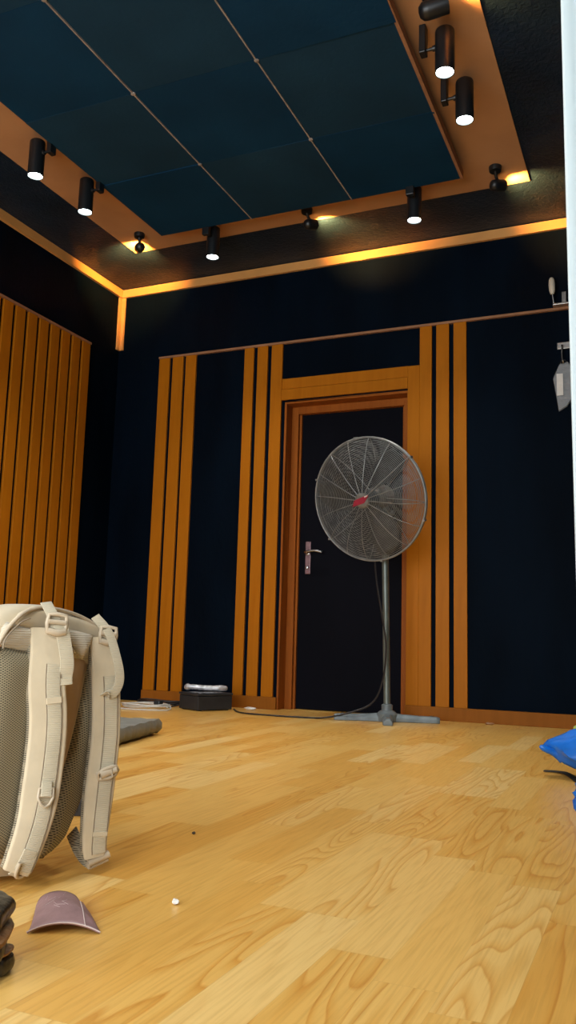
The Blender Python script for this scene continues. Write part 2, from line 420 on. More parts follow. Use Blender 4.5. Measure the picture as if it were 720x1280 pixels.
# ------------------------------------------------------------------ ceiling lamps
def downlight(light=True):
    t = thing('ceiling_spotlight', 'x', 'spotlight', (0, 0, 0), 'white downlights on the ceiling boards')
    b = MB(); b.lathe([(.0001, .004), (.034, .003), (.041, -.003), (.043, -.012), (.043, -.205), (.039, -.205), (.037, -.185), (.0001, -.185)], seg=32)
    b.build('lamp_body', 'black', t, smooth=True)
    b = MB(); b.lathe([(.0001, -.186), (.0365, -.186), (.0368, -.198), (.030, -.2025), (.0001, -.204)], seg=32); b.build('lens', 'lens', t, smooth=True)
    b = MB(); b.tube([(0, .042, -.075), (0, .09, -.075)], .0075, 10); b.lathe([(.0001, 0), (.013, 0), (.013, .012), (.0001, .012)], (0, .042, -.075), (0, 1, 0), 12)
    b.build('arm', 'black', t, smooth=True)
    b = MB(); b.box((-.024, .082, -.095), (.024, .112, .0415)); b.build('mounting_bracket', 'black', t, bevel=.004)
    return t
def add_spot(name, loc, d, e, col, size, blend, parent=None, r=.03):
    l = bpy.data.lights.new(name, 'SPOT'); l.energy = e; l.color = col; l.spot_size = R_(size); l.spot_blend = blend; l.shadow_soft_size = r
    o = bpy.data.objects.new(name, l); COL.objects.link(o)
    o.location = loc; o.rotation_euler = V(d).to_track_quat('-Z', 'Y').to_euler(); o.parent = parent
    return o
dl = downlight()
add_spot('lamp_light', (0, 0, -.212), (0, 0, -1), 50, (1, .98, .92), 100, .9, dl)
spots = [((-3.057, 3.385, 3.15), -90, 'black cylinder downlight on the left ceiling board nearest the left edge of the picture'),
         ((-3.045, 3.812, 3.15), -90, 'black cylinder downlight on the left ceiling board, second from the picture edge'),
         ((-2.617, 4.605, 3.15), 180, 'black cylinder downlight on the back ceiling board beside the left corner'),
         ((-1.251, 4.585, 3.15), 180, 'black cylinder downlight on the back ceiling board above the right door slats'),
         ((-.781, 3.349, 3.15), 90, 'large looking black downlight on the right ceiling board next to the sideways lamp'),
         ((-.772, 3.722, 3.15), 90, 'black cylinder downlight on the right ceiling board, second one towards the back wall')]
for i, (p, a, lab) in enumerate(spots):
    o = dl if i == 0 else copy_tree(dl)
    o.location = p; o.rotation_euler = (0, 0, R_(a)); o['label'] = lab
# the rows go on over the near half of the room
for side, x, a in (('left', -3.05, -90), ('right', -.777, 90)):
    for y, wh in ((2.30, 'third from the room front'), (1.20, 'second from the room front'), (.10, 'nearest the room front')):
        o = copy_tree(dl); o.location = (x, y, 3.15); o.rotation_euler = (0, 0, R_(a)); o['label'] = 'black cylinder downlight on the %s ceiling board, %s' % (side, wh)

def swivel(lab, base, head, d, power, size=85, L=.095, r=.033, spot=True):
    t = thing('swivel_spotlight', lab, 'spotlight', (base[0], base[1], 3.192), 'warm swivel spotlights')
    B = V(base); H = V(head); D = V(d).normalized()
    b = MB(); b.lathe([(.0001, 0), (.036, 0), (.037, -.006), (.034, -.028), (.0001, -.030)], (B.x, B.y, 3.192), seg=24); b.build('base', 'black', t, smooth=True)
    b = MB(); b.tube([(B.x, B.y, 3.17), (B.x*.6+H.x*.4, B.y*.6+H.y*.4, 3.14), tuple(H+V((0, 0, r*.8)))], .009, 8); b.build('stem', 'black', t, smooth=True)
    o = H-D*L*.5
    b = MB(); b.lathe([(.0001, -.004), (r*.55, 0), (r*.9, L*.12), (r, L*.3), (r, L), (r*.9, L), (r*.88, L*.88), (.0001, L*.88)], o, D, 24); b.build('lamp_head', 'black', t, smooth=True)
    b = MB(); b.lathe([(.0001, L*.885), (r*.86, L*.885), (r*.82, L*.95), (.0001, L*.96)], o, D, 24); b.build('lens', 'wlens', t, smooth=True)
    tip = o+D*(L*1.03)-t.location
    add_spot('lamp_light', tip, D, power, (1., .47, .11), size, .9, t, .02)
    return t
WARM = 45
swivel('black swivel lamp on the left back corner of the ceiling boards aimed at the corner', (-3.178, 4.571, 3.17), (-3.185, 4.595, 3.105), (-.64, .74, .30), WARM*2.8, 92)
swivel('black swivel lamp in the middle of the back ceiling board lighting the crown yellow', (-1.975, 4.66, 3.17), (-1.965, 4.70, 3.105), (.26, .80, .30), WARM*2.0, 84)
swivel('black swivel lamp on the right back corner of the ceiling boards beside the white curtain', (-.778, 4.592, 3.17), (-.775, 4.645, 3.105), (.55, .70, .25), WARM*1.8, 95)
swivel('black swivel lamp lying sideways on the right ceiling board at the top edge', (-.80, 3.16, 3.17), (-.785, 3.160, 3.115), (.93, .22, .25), WARM*.5, 100, .12, .040)

# ------------------------------------------------------------------ pedestal fan
FC = V((-1.530, 5.06, 0))
fan = thing('pedestal_fan', 'tall grey pedestal fan with round wire guard standing before the black door', 'fan', FC)
lx = V((.951, .309, 0)); ly = V((.309, -.951, 0))
def leg_mb(d, L):
    side = V((-d.y, d.x, 0)); b = MB()
    prof = [(0.03, .034, .052), (.10, .030, .045), (L*.6, .028, .040), (L-.02, .030, .038), (L, .026, .034)]
    rings = []
    for s_, w_, h_ in prof:
        c = FC+d*s_
        rings.append([c+side*w_+V((0, 0, 0.0)), c+side*w_+V((0, 0, h_*.55)), c+side*w_*.5+V((0, 0, h_)), c-side*w_*.5+V((0, 0, h_)), c-side*w_+V((0, 0, h_*.55)), c-side*w_+V((0, 0, 0.0))])
    b.loft(rings); return b
for d, L in ((lx, .315), (-lx, .32), (ly, .27), (-ly, .27)):
    lg = leg_mb(d, L).build('leg', 'fanmetal', fan, bevel=.004)
    q = FC+d*(L-.05)+V((0, 0, .036)); MB().lathe([(.0001, 0), (.010, 0), (.010, .006), (.0001, .009)], q, seg=8).build('bolt', 'steel', lg)
b = MB(); b.lathe([(.0001, .002), (.062, .002), (.064, .045), (.045, .062), (.034, .066), (.034, .098), (.026, .104), (.0001, .104)], FC, seg=20); b.build('base_hub', 'fanmetal', fan, smooth=True)
PT = V((-1.556, 5.045, 1.33))
b = MB(); b.tube([FC+V((0, 0, .06)), PT], .021, 16); b.build('pole', 'pole', fan, smooth=True)
b = MB(); b.tube([PT-V((0, 0, .10)), PT-V((0, 0, .02))], .028, 14); b.tube([PT-V((0, 0, .06)), PT-V((0, 0, .06))+V((.055, -.01, 0))], .006, 8); b.lathe([(.0001, 0), (.016, 0), (.016, .016), (.0001, .016)], PT+V((.05, -.01, -.06)), (1, -.2, 0), 12)
b.build('height_clamp', 'fanmetal', fan, smooth=True)
Cg = V((-1.602, 4.872, 1.333))
view = (V((0, 0, .4712))-Cg).normalized()
imL = V((-.917, -.398, -.028)); imD = V((-.034, .148, -.988))
ax = (view*.865+imL*.49+imD*.10).normalized()
fx = ax.cross(V((0, 0, 1))).normalized(); fy = fx.cross(ax).normalized()
if fy.z < 0: fy = -fy
RG = .378
def gp(r, a, h): return Cg+(fx*cos(a)+fy*sin(a))*r+ax*h
def dome(r, D): return D*(1-(r/RG)**3.2)**.8
def guard(name, sgn, D, nr, nrad, r0=.055):
    b = MB()
    for i in range(nr):
        r = r0+(RG-.006-r0)*i/(nr-1); h = sgn*dome(r, D)
        b.tube([gp(r, 2*pi*k/64, h) for k in range(64)], .0013, 4, True)
    g = b.build(name, 'wire', fan, smooth=True)
    b = MB()
    for k in range(nrad):
        a = 2*pi*k/nrad+.12
        pts = []
        for j in range(12):
            r = .03+(RG-.03)*j/11; pts.append(gp(r, a+ (.035*sin(pi*j/11) if sgn > 0 else 0), sgn*(dome(min(r, RG*.9999), D)+.003)))
        b.tube(pts, .0024, 5)
    b.build('guard_spoke', 'wire', g, smooth=True)
    return g
guard('front_guard', 1, .085, 37, 16)
guard('rear_guard', -1, .095, 26, 8, .09)
b = MB(); b.tube([gp(RG, 2*pi*k/72, .004) for k in range(72)], .0062, 8, True); b.tube([gp(RG, 2*pi*k/72, -.010) for k in range(72)], .0055, 8, True)
for k in range(6):
    b.box((-.008, -.006, -.016), (.008, .006, .014), mat=Matrix.Translation(gp(RG+.004, k*pi/3+.4, 0)) @ ax.to_track_quat('Z', 'Y').to_matrix().to_4x4())
b.build('guard_rim', 'wire', fan, smooth=True)
b = MB(); b.lathe([(.0001, .100), (.028, .100), (.042, .096), (.050, .086), (.050, .082), (.0001, .080)], Cg, ax, 28); cap_ = b.build('guard_cap', 'motor', fan, smooth=True)
# slanted red badge with a pale mark
q = ax.to_track_quat('Z', 'Y').to_matrix().to_4x4()
bx = imL*-1; bx = (bx-ax*bx.dot(ax)).normalized(); by = ax.cross(bx).normalized()
if by.z < 0: by = -by
def bq(u, v, h): return Cg+bx*(u*cos(.42)-v*sin(.42))+by*(u*sin(.42)+v*cos(.42))+ax*h
o2 = -.005
poly = [(-.064, -.014), (.020, -.020), (.062, .010), (.062, .018), (-.036, .018)]
b = MB(); b.loft([[bq(u+o2, v, .1005) for u, v in poly], [bq(u+o2, v, .104) for u, v in poly]]); badge = b.build('badge', 'badge', cap_)
b = MB(); pl2 = [(.034, .009), (.060, .011), (.061, .0175), (.038, .0175)]; b.loft([[bq(u+o2, v, .1042) for u, v in pl2], [bq(u+o2, v, .105) for u, v in pl2]])
b.build('badge_mark', 'badgetx', badge)
# three blades
b = MB(); b.lathe([(.0001, .045), (.040, .040), (.055, .02), (.055, -.03), (.0001, -.03)], Cg, ax, 24); b.build('blade_hub', 'blade', fan, smooth=True)
for k in range(3):
    a0 = k*2*pi/3+R_(125)-.12; rows = []
    for i in range(11):
        t = i/10; r = .05+.30*t; wd = .28+.46*sin(pi*min(1, t*.9+.12))*(.6+.4*t); row = []
        for j in range(7):
            s_ = j/6-.5; ang = a0+wd*s_*1.25+.25*t
            row.append(gp(r, ang, .028*s_*2*(1-.35*t)))
        rows.append(row)
    b = MB(); b.grid(rows); o = b.build('blade', 'blade', fan, smooth=True); sd = o.modifiers.new('t', 'SOLIDIFY'); sd.thickness = .002
MH = Cg-ax*.10
b = MB(); b.lathe([(.0001, .05), (.050, .05), (.066, .03), (.072, .0), (.072, -.10), (.062, -.125), (.03, -.135), (.0001, -.137)], MH, ax, 28)
for k in range(14):
    a = 2*pi*k/14; p = MH+(fx*cos(a)+fy*sin(a))*.072
    b.tube([p-ax*.005, p-ax*.09], .0035, 5)
b.build('motor_housing', 'motor', fan, smooth=True)
b = MB(); b.tube([MH-ax*.06-V((0, 0, .05)), PT+V((0, 0, .015)), PT-V((0, 0, .04))], [.024, .026, .03], 12); b.build('yoke', 'fanmetal', fan, smooth=True)
cord = smooth_path([(-1.575, 5.02, 1.25), (-1.600, 5.00, 1.05), (-1.590, 5.00, .86), (-1.545, 4.99, .62), (-1.523, 5.00, .45), (-1.54, 5.00, .25), (-1.60, 4.98, .11), (-1.74, 4.95, .045), (-1.90, 4.93, .008), (-2.05, 4.90, .006), (-2.20, 4.89, .006), (-2.40, 4.91, .006), (-2.50, 4.98, .006), (-2.57, 5.065, .012)], 6)
MB().tube(cord, .0055, 6).build('power_cord', 'cable', fan, smooth=True)

# ------------------------------------------------------------------ case with film roll, scraps, cables, pad
c0 = V((-2.732, 4.872, 0)); e1 = V((.46, .888, 0)).normalized(); e2 = V((-.888, .46, 0)).normalized()
def cp(a, b_, z): return c0+e1*a+e2*b_+V((0, 0, z))
BL, BW, BH = .275, .235, .112
cs_ = thing('equipment_case', 'charcoal rectangular case on the floor between two slat groups', 'case', cp(BL/2, BW/2, 0))
def ebox(x0, x1, y0, y1, z0, z1): 
    b = MB(); b.loft([[cp(x0, y0, z0), cp(x1, y0, z0), cp(x1, y1, z0), cp(x0, y1, z0)], [cp(x0, y0, z1), cp(x1, y0, z1), cp(x1, y1, z1), cp(x0, y1, z1)]]); return b
ebox(.004, BL-.004, .004, BW-.004, .006, .094).build('case_body', 'box', cs_, bevel=.004)
ebox(0, BL, 0, BW, .096, BH).build('lid', 'box', cs_, bevel=.004)
for a in (.02, BL-.045):
    for c in (.02, BW-.045):
        ft = MB(); ft.loft([[cp(a, c, 0), cp(a+.025, c, 0), cp(a+.025, c+.025, 0), cp(a, c+.025, 0)], [cp(a, c, .007), cp(a+.025, c, .007), cp(a+.025, c+.025, .007), cp(a, c+.025, .007)]])
        ft.build('foot', 'dark', cs_)
# silvery film roll lying on the case
b = MB(); pth = smooth_path([cp(.02, .20, BH+.030), cp(.05, .165, BH+.034), cp(.09, .13, BH+.032), cp(.14, .09, BH+.030), cp(.20, .05, BH+.030), cp(.245, .03, BH+.028)], 5)
rr = [.010, .016, .022, .024, .020, .017, .019, .017, .018, .016, .018, .017, .016, .018, .017, .017, .018, .016, .018, .019, .021, .021, .019, .018, .017, .012]
b.tube(pth, [max(.008, rr[min(i, len(rr)-1)]) for i in range(len(pth))], 10)
o = b.build('film_roll', 'silver', smooth=True); tag(o, 'silvery crumpled plastic film roll lying on the charcoal case', 'plastic film')
b = MB(); rows = []
for i in range(9):
    row = []
    for j in range(5):
        row.append(cp(.03+.025*i, .02+.035*j+.01*sin(i), BH+.002+.001*(1+sin(i*1.7+j*2.1))))
    rows.append(row)
b.grid(rows); o = b.build('plastic_sheet', 'silver', smooth=True); o.modifiers.new('t', 'SOLIDIFY').thickness = .0015
tag(o, 'flat silvery plastic sheet spread under the film roll on the charcoal case', 'plastic film')
def blob(name, p, s, mat, lab, cat, seed=0, amp=.25, sub=2):
    bm = bmesh.new(); bmesh.ops.create_icosphere(bm, subdivisions=sub, radius=1)
    rnd = random.Random(seed); b = MB()
    vs = []
    for v in bm.verts:
        k = 1+rnd.uniform(-amp, amp); vs.append(V((p[0]+v.co.x*s[0]*k, p[1]+v.co.y*s[1]*k, p[2]+v.co.z*s[2]*k)))
    lo = min(v.z for v in vs); vs = [V((v.x, v.y, v.z-lo+p[2])) for v in vs]
    b.add(vs, [[w.index for w in f.verts] for f in bm.faces]); bm.free()
    o = b.build(name, mat, smooth=False); return tag(o, lab, cat)
blob('paper_scrap', (-2.54, 5.245, 0), (.040, .022, .009), 'white', 'small crumpled white paper scrap against the baseboard left of the door', 'paper scrap', 3)
blob('plaster_crumb', (-.806, 1.387, 0), (.0065, .005, .005), 'white', 'white crumb on the floor right of the mauve plastic piece', 'crumb', 5)
blob('grit_crumb', (-1.049, 1.878, 0), (.0045, .004, .003), 'crumb', 'dark grit crumb on the open floor right of the backpack', 'crumb', 6)
blob('wood_chip', (-.955, 5.27, 0), (.030, .010, .008), 'tan', 'small brown wood chip beside the right baseboard', 'wood chip', 7)
# cable coils
def coil(pts_n, c, rx, ry, r, seed, turns=3):
    rnd = random.Random(seed); pts = []
    for i in range(turns*16+1):
        a = 2*pi*i/16; k = 1+.16*sin(i*.37+seed)
        pts.append((c[0]+rx*k*cos(a), c[1]+ry*k*sin(a), r+.006+.010*(i/(turns*16))*2+.004*(1+sin(i*.9+seed))))
    return smooth_path(pts, 3)
pw = coil(0, (-3.10, 4.80), .16, .11, .0055, 1, 3)+smooth_path([(-2.94, 4.87, .03), (-2.90, 4.80, .006), (-2.98, 4.70, .006), (-3.15, 4.68, .006), (-3.35, 4.72, .006)], 5)
tag(MB().tube(pw, .0050, 6).build('white_cable', 'wcable', smooth=True), 'coiled white cable on the floor left of the charcoal case', 'cable')
pb = coil(0, (-3.15, 5.12), .17, .085, .0055, 4, 3)+smooth_path([(-2.97, 5.12, .03), (-3.02, 5.03, .008), (-3.15, 5.00, .006), (-3.3, 5.0, .006)], 5)
tag(MB().tube(pb, .0055, 6).build('black_cable', 'cable', smooth=True), 'tangled black cable lying among the white coil by the left slat group', 'cable')
b = MB(); b.box((-3.03, 4.815, .030), (-2.985, 4.865, .058)); tag(b.build('cable_plug', 'dark', bevel=.006), 'small dark plug block lying on top of the cable coil', 'plug')
# grey padded slab
A = V((-2.245, 3.640, 0)); Bp = V((-2.128, 3.100, 0)); ed = (Bp-A).normalized(); ew = V((-.976, -.215, 0))
rows = []; L_ = (Bp-A).length+.12; W_ = .42; H_ = .072; nl, nw = 26, 14
def slab(s, t, top):
    p = A+ed*(s*L_)+ew*(t*W_); p.z = H_ if top else .003; return p
b = MB(); rings = []
for i in range(nl+1):
    s_ = i/nl; ring = []
    ends = 0.0 if i in (0, nl) else .008
    wob = .006*sin(i*2.1)+.004*sin(i*4.7+1)
    for j in range(nw+1):
        t = j/nw; p = slab(s_, t, True); p.z = H_-.006+ends+.002*sin(i*1.3+j*1.9); ring.append(p)
    p = slab(s_, 1, False)-ew*.01; ring.append(slab(s_, 1.012, True)-V((0, 0, .03))); ring.append(p)
    for j in range(nw, -1, -3): ring.append(slab(s_, j/nw, False))
    q = slab(s_, 0, False)+ew*(.012+.5*abs(wob)); q.z = .003+.006*abs(sin(i*1.9)); ring.append(q)
    q = slab(s_, 0, False)-ew*(.006+wob); q.z = .028; ring.append(q)
    q = slab(s_, 0, False)-ew*(.008+.4*wob); q.z = .055; ring.append(q)
    rings.append(ring)
b.loft(rings)
o = b.build('padded_slab', 'foam', smooth=True); tag(o, 'grey padded slab with a wrinkled cover on the floor right behind the backpack', 'foam pad')

# ------------------------------------------------------------------ backpack
B0 = V((-1.12, 1.42, 0)); W = V((.1354, .9789, -.1529)); U = V((.0373, .1491, .9881)); NN = V((.9901, -.1395, -.0163))
def bp(w, u, n): return B0+W*w+U*u+NN*n
def P3(l): return [bp(*q) for q in l]
pack = thing('backpack', 'beige backpack with mesh back and two padded straps standing on the floor', 'backpack', (-1.21, 1.35, 0))
def interp(tab, x):
    for i in range(len(tab)-1):
        if x <= tab[i+1][0]:
            a, b_ = tab[i], tab[i+1]; t = (x-a[0])/(b_[0]-a[0]) if b_[0] > a[0] else 0; t = max(0, min(1, t))
            return a[1]+(b_[1]-a[1])*t
    return tab[-1][1]
FAR = [(-.02, -.045), (.0, -.03), (.03, .008), (.07, .034), (.14, .062), (.25, .094), (.40, .108), (.455, .100), (.49, .078), (.51, .045), (.522, 0.), (.528, -.06)]
NEAR = [(-.02, -.130), (0, -.155), (.03, -.185), (.07, -.212), (.14, -.235), (.25, -.248), (.40, -.258), (.45, -.258), (.485, -.230), (.505, -.194), (.52, -.15), (.528, -.10)]
DEP = [(-.02, .15), (.03, .185), (.25, .21), (.42, .19), (.5, .12), (.528, .06)]
FRO = [(-.02, -.03), (.03, -.012), (.08, 0), (.45, 0.0), (.50, -.012), (.52, -.03), (.528, -.045)]
rings = []; us = [.0, .012, .03, .05, .07, .10, .14, .19, .25, .32, .38, .43, .455, .475, .49, .50, .51, .517, .523, .528]
def zfix(p):
    if p.z < .004: p = V((p.x, p.y, .004))
    return p
for u in us:
    f_, n_, d_, r_ = interp(FAR, u), interp(NEAR, u), interp(DEP, u), interp(FRO, u)
    cw, hw = (f_+n_)/2, (f_-n_)/2; cn, hn = r_-d_/2, d_/2; ring = []
    for k in range(48):
        a = 2*pi*k/48; e = .42
        ca, sa = cos(a), sin(a)
        x = hw*abs(ca)**e*(1 if ca > 0 else -1); y_ = hn*abs(sa)**e*(1 if sa > 0 else -1)
        ring.append(zfix(bp(cw+x, u+.010*sin(u*9), cn+y_)))
    rings.append(ring)
MB().loft(rings).build('pack_body', 'beige', pack, smooth=True)
# front-pocket hump at the back of the bag (away from the mesh)
rings = []
for u in (.03, .06, .12, .22, .30, .34, .36):
    f_, n_ = interp(FAR, u)-.05, interp(NEAR, u)+.05; d_ = interp(DEP, u)
    k_ = 1 if u < .33 else .5
    ring = []
    for k in range(24):
        a = 2*pi*k/24; ca, sa = cos(a), sin(a)
        ring.append(zfix(bp((f_+n_)/2+(f_-n_)/2*abs(ca)**.5*(1 if ca > 0 else -1), u, -d_-.005+.045*k_*abs(sa)**.6*(1 if sa > 0 else -1))))
    rings.append(ring)
MB().loft(rings).build('rear_pocket', 'beige', pack, smooth=True)
# padded panels on the back face
def pad(name, mat, wl, wr, u0, u1, n0, th, k=26, m_=8, edge=.25):
    rows = []
    for i in range(k+1):
        u = u0+(u1-u0)*i/k; a, c = wl(u), wr(u); row = []
        for j in range(m_+1):
            t = j/m_; e = min(1, min(t, 1-t)/edge)**.5 * min(1, min(i, k-i)/2.5)**.5
            w_ = a+(c-a)*t; nn_ = n0(u) if callable(n0) else n0
            row.append(zfix(bp(w_, u, nn_+th*e)))
        rows.append(row)
    b = MB(); b.grid(rows); o = b.build(name, mat, pack, smooth=True); sd = o.modifiers.new('t', 'SOLIDIFY'); sd.thickness = .004; sd.offset = -1
    return o
ctr = lambda u: -.045+.02*min(1, u/.3)
fro = lambda u: interp(FRO, u)-.004
chw = lambda u: .030-.012*(1-min(1, u/.35))
pad('mesh_pad', 'mesh', lambda u: interp(NEAR, u)+.012, lambda u: ctr(u)-chw(u), .030, .418, fro, .022)
pad('mesh_pad', 'mesh', lambda u: ctr(u)+chw(u), lambda u: interp(FAR, u)-.008, .030, .430, fro, .022)
pad('centre_channel', 'pink', lambda u: ctr(u)-chw(u)-.004, lambda u: ctr(u)+chw(u)+.004, .03, .45, fro, .009)
pad('yoke_panel', 'yoke', lambda u: interp(NEAR, u)+.030, lambda u: interp(FAR, u)-.014, .412, .462, lambda u: interp(FRO, u)-.003, .009, 8, 16, .04)
pad('top_panel', 'beige', lambda u: interp(NEAR, u)+.040, lambda u: interp(FAR, u)-.020, .460, .508, lambda u: interp(FRO, u)-.002, .007, 10, 16, .05)
# piping along the top arch
arch = P3([(-.238, .36, -.004), (-.236, .40, .002), (-.229, .430, .004), (-.214, .458, .004), (-.190, .483, .001), (-.160, .498, -.006), (-.125, .507, -.014), (-.08, .512, -.019), (-.03, .511, -.018), (.01, .503, -.013), (.040, .491, -.007), (.064, .474, -.002), (.080, .45, -.002), (.086, .42, -.004)])
MB().tube(smooth_path(arch, 5), .0042, 8).build('piping', 'piping', pack, smooth=True)
off2 = [bp(0, 0, 0)]
inner = [bp(interp(NEAR, u)+.030, u-.02, .012) for u in (.43, .445, .46, .475, .487, .497)]
MB().tube(smooth_path(inner, 4), .0016, 6).build('seam_line', 'stitch', pack, smooth=True)

# shoulder straps
rdir = V((.819, .574, 0)); cmix = (rdir*.62+W*.38).normalized()
s1 = smooth_path(P3([(-.128, .463, .010), (-.130, .4201, .026), (-.1268, .3564, .036), (-.115, .30, .043), (-.108, .2419, .047), (-.1041, .1568, .050), (-.1043, .1009, .048), (-.1090, .045, .040), (-.1110, .020, .032)]), 5)
s2 = smooth_path(P3([(.0225, .472, .012), (.0251, .4195, .030), (.0357, .3551, .040), (.0445, .30, .045), (.0493, .2518, .048), (.0526, .1595, .052), (.0557, .1, .055), (.0600, .065, .055), (.066, .043, .056)]), 5)
def widths(n, a, mid, b_): 
    return [a+(mid-a)*min(1, i/(n*.2)) if i < n*.6 else mid+(b_-mid)*((i-n*.6)/(n*.4)) for i in range(n)]
for nm, path, w0, w1, w2 in (('near', s1, .070, .072, .050), ('far', s2, .052, .060, .040)):
    n = len(path)
    st = MB().ribbon(path, widths(n, w0, w1, w2), .012, cmix, lift=.004).build('shoulder_strap', 'beige', pack, smooth=True)
    MB().ribbon([p-W*.004 for p in path], [x*.985 for x in widths(n, w0, w1, w2)], .010, cmix, lift=-.006).build('strap_mesh_lining', 'mesh_e', st, smooth=True)
    # webbing overlay and side seam
    sl = slice(int(n*.18), int(n*.96))
    lt = .010 if nm == 'near' else .008
    MB().ribbon(path[sl], .026, .0022, cmix, lift=.0115, lat=lt).build('strap_webbing', 'webbing', st, smooth=True)
    MB().ribbon(path[sl], .0016, .0016, cmix, lift=.0112, lat=lt-.0145).build('strap_seam', 'stitch', st)
    MB().ribbon(path[sl], .0012, .0014, cmix, lift=.0108, lat=lt+.0150).build('strap_seam', 'stitch', st)
    for fr_ in ((.30,) if nm == 'near' else (.78,)):
        k = int(n*fr_); pp = path[k:k+2]
        MB().ribbon(pp, .030, .004, cmix, lift=.0125, lat=lt).build('bar_tack', 'beige', st)

def frame_basis(x, nrm):
    x = V(x).normalized(); z = (V(nrm)-x*V(nrm).dot(x)).normalized(); y_ = z.cross(x); 
    m = Matrix((x, y_, z)).transposed().to_4x4(); return m
def ladder_buckle(pos, nrm, s=1., up=None):
    m = Matrix.Translation(pos) @ frame_basis(cmix, nrm) @ Matrix.Scale(s, 4)
    b = MB()
    def T(pts, r, cl=False): b.tube([m @ V(p) for p in pts], r*s*1.25, 8, cl)
    T([(-.017, -.018, 0), (-.019, 0, .003), (-.017, .016, .004), (0, .018, .004), (.017, .016, .004), (.019, 0, .003), (.017, -.018, 0), (0, -.022, .003)], .0036, True)
    T([(-.017, .002, .005), (.017, .002, .005)], .0042)
    T([(-.016, -.016, .004), (0, -.020, .009), (.016, -.016, .004)], .0055)
    return b.build('adjuster_buckle', 'buckle', pack, smooth=True)
nv = (NN*.7+V((.5, -.75, .3))*.5).normalized()
ladder_buckle(bp(-.130, .476, .034), nv, 1.0)
ladder_buckle(bp(.0235, .480, .028), (NN*.8+V((.3, -.5, .4))*.4).normalized(), .92)
# load-lifter webbing from the top, through the buckle, hanging tail
MB().ribbon(smooth_path(P3([(-.139, .516, .002), (-.138, .500, .018), (-.134, .484, .030), (-.1300, .468, .036)]), 4), .024, .0022, cmix).build('lifter_webbing', 'webbing', pack, smooth=True)
tl = smooth_path(P3([(-.126, .476, .040), (-.119, .456, .046), (-.112, .425, .055), (-.107, .400, .060), (-.103, .374, .058), (-.101, .362, .060)]), 5)
MB().ribbon(tl, .027, .0024, cmix).ribbon([p-V((0, 0, 0)) for p in tl[-6:]], .028, .007, cmix).build('webbing_tail', 'webbing', pack, smooth=True)
MB().ribbon(smooth_path(P3([(.000, .515, .004), (.008, .503, .016), (.016, .492, .024), (.022, .482, .028)]), 4), .022, .0022, cmix).build('lifter_webbing', 'webbing', pack, smooth=True)
t2 = smooth_path(P3([(.014, .492, .030), (.0225, .470, .042), (.0290, .440, .055), (.0370, .410, .064), (.0410, .385, .066), (.0360, .364, .062), (.0240, .3580, .056), (.012, .3590, .054)]), 5)
MB().ribbon(t2, .020, .0024, (rdir*.15+NN*.3+W*.8).normalized()).build('webbing_tail', 'webbing', pack, smooth=True)
# grab handle
rows = []
for i in range(7):
    t = i/6; row = []
    for j in range(17):
        q_ = j/16; m_ = 1-abs(2*q_-1)**1.3
        row.append(bp(-.080+.0785*q_+.006*t*(.5-q_), .474-(.014+.040*m_)*t, .010+.026*m_*sin(pi*min(1, t*.62+.12))))
    rows.append(row)
gh = MB().grid(rows).build('grab_handle', 'yoke', pack, smooth=True); sd = gh.modifiers.new('t', 'SOLIDIFY'); sd.thickness = .004
# D-ring slider on the near strap
m4 = Matrix.Translation(bp(-.1065, .156, .068)) @ frame_basis(cmix, nv)
b = MB(); b.tube([m4 @ V(p) for p in ((-.013, .014, .001), (-.014, -.002, .002), (-.008, -.014, .003), (0, -.019, .003), (.008, -.014, .003), (.014, -.002, .002), (.013, .014, .001), (0, .016, .001))], .0030, 8, True)
b.tube([m4 @ V(p) for p in ((-.012, .001, .003), (.012, .001, .003))], .0028, 8)
b.build('webbing_slider', 'buckle', pack, smooth=True)
b = MB(); b.ribbon([m4 @ V((0, .026, .0)), m4 @ V((0, .012, .004)), m4 @ V((0, .0, .005))], .020, .003, cmix); b.build('slider_loop', 'webbing', pack, smooth=True)
# chest-strap clip on the far strap
m5 = Matrix.Translation(bp(.0510, .205, .066)) @ frame_basis((cmix*.95+V((0, 0, .28))).normalized(), nv)
b = MB(); b.tube([m5 @ V(p) for p in ((-.019, -.008, 0), (-.020, .004, .004), (-.008, .009, .008), (.008, .010, .010), (.019, .008, .006), (.022, .0, .002), (.014, -.008, .004), (0, -.010, .006))], .0042, 8, True)
b.tube([m5 @ V(p) for p in ((-.016, 0, .006), (.018, .002, .008))], [.0085, .0065], 10)
b.tube([m5 @ V(p) for p in ((.006, -.008, .014), (.006, .007, .015))], .0014, 6)
b.build('chest_clip', 'buckle', pack, smooth=True)
# lower webbing: far strap end, buckle on the floor, link to the bag
MB().ribbon(smooth_path([zfix(p) for p in P3([(.060, .080, -.010), (.056, .060, .015), (.060, .045, .030), (.064, .036, .042), (.070, .031, .054)])], 5), .030, .003, (rdir*.3+V((0, 0, 1))*.7).normalized()).build('lower_webbing', 'mesh_e', pack, smooth=True)
m6 = Matrix.Translation(bp(.074, .040, .062)) @ frame_basis((cmix+V((0, 0, .42))).normalized(), nv)
b = MB(); b.tube([m6 @ V((-.022, 0, 0)), m6 @ V((.022, 0, 0))], .0080, 12); b.tube([m6 @ V((-.020, -.010, -.004)), m6 @ V((.018, -.010, -.004))], .0045, 8)
b.tube([m6 @ V((-.021, .0, 0)), m6 @ V((-.021, -.010, -.004))], .005, 8)
b.build('ladder_lock', 'buckle', pack, smooth=True)
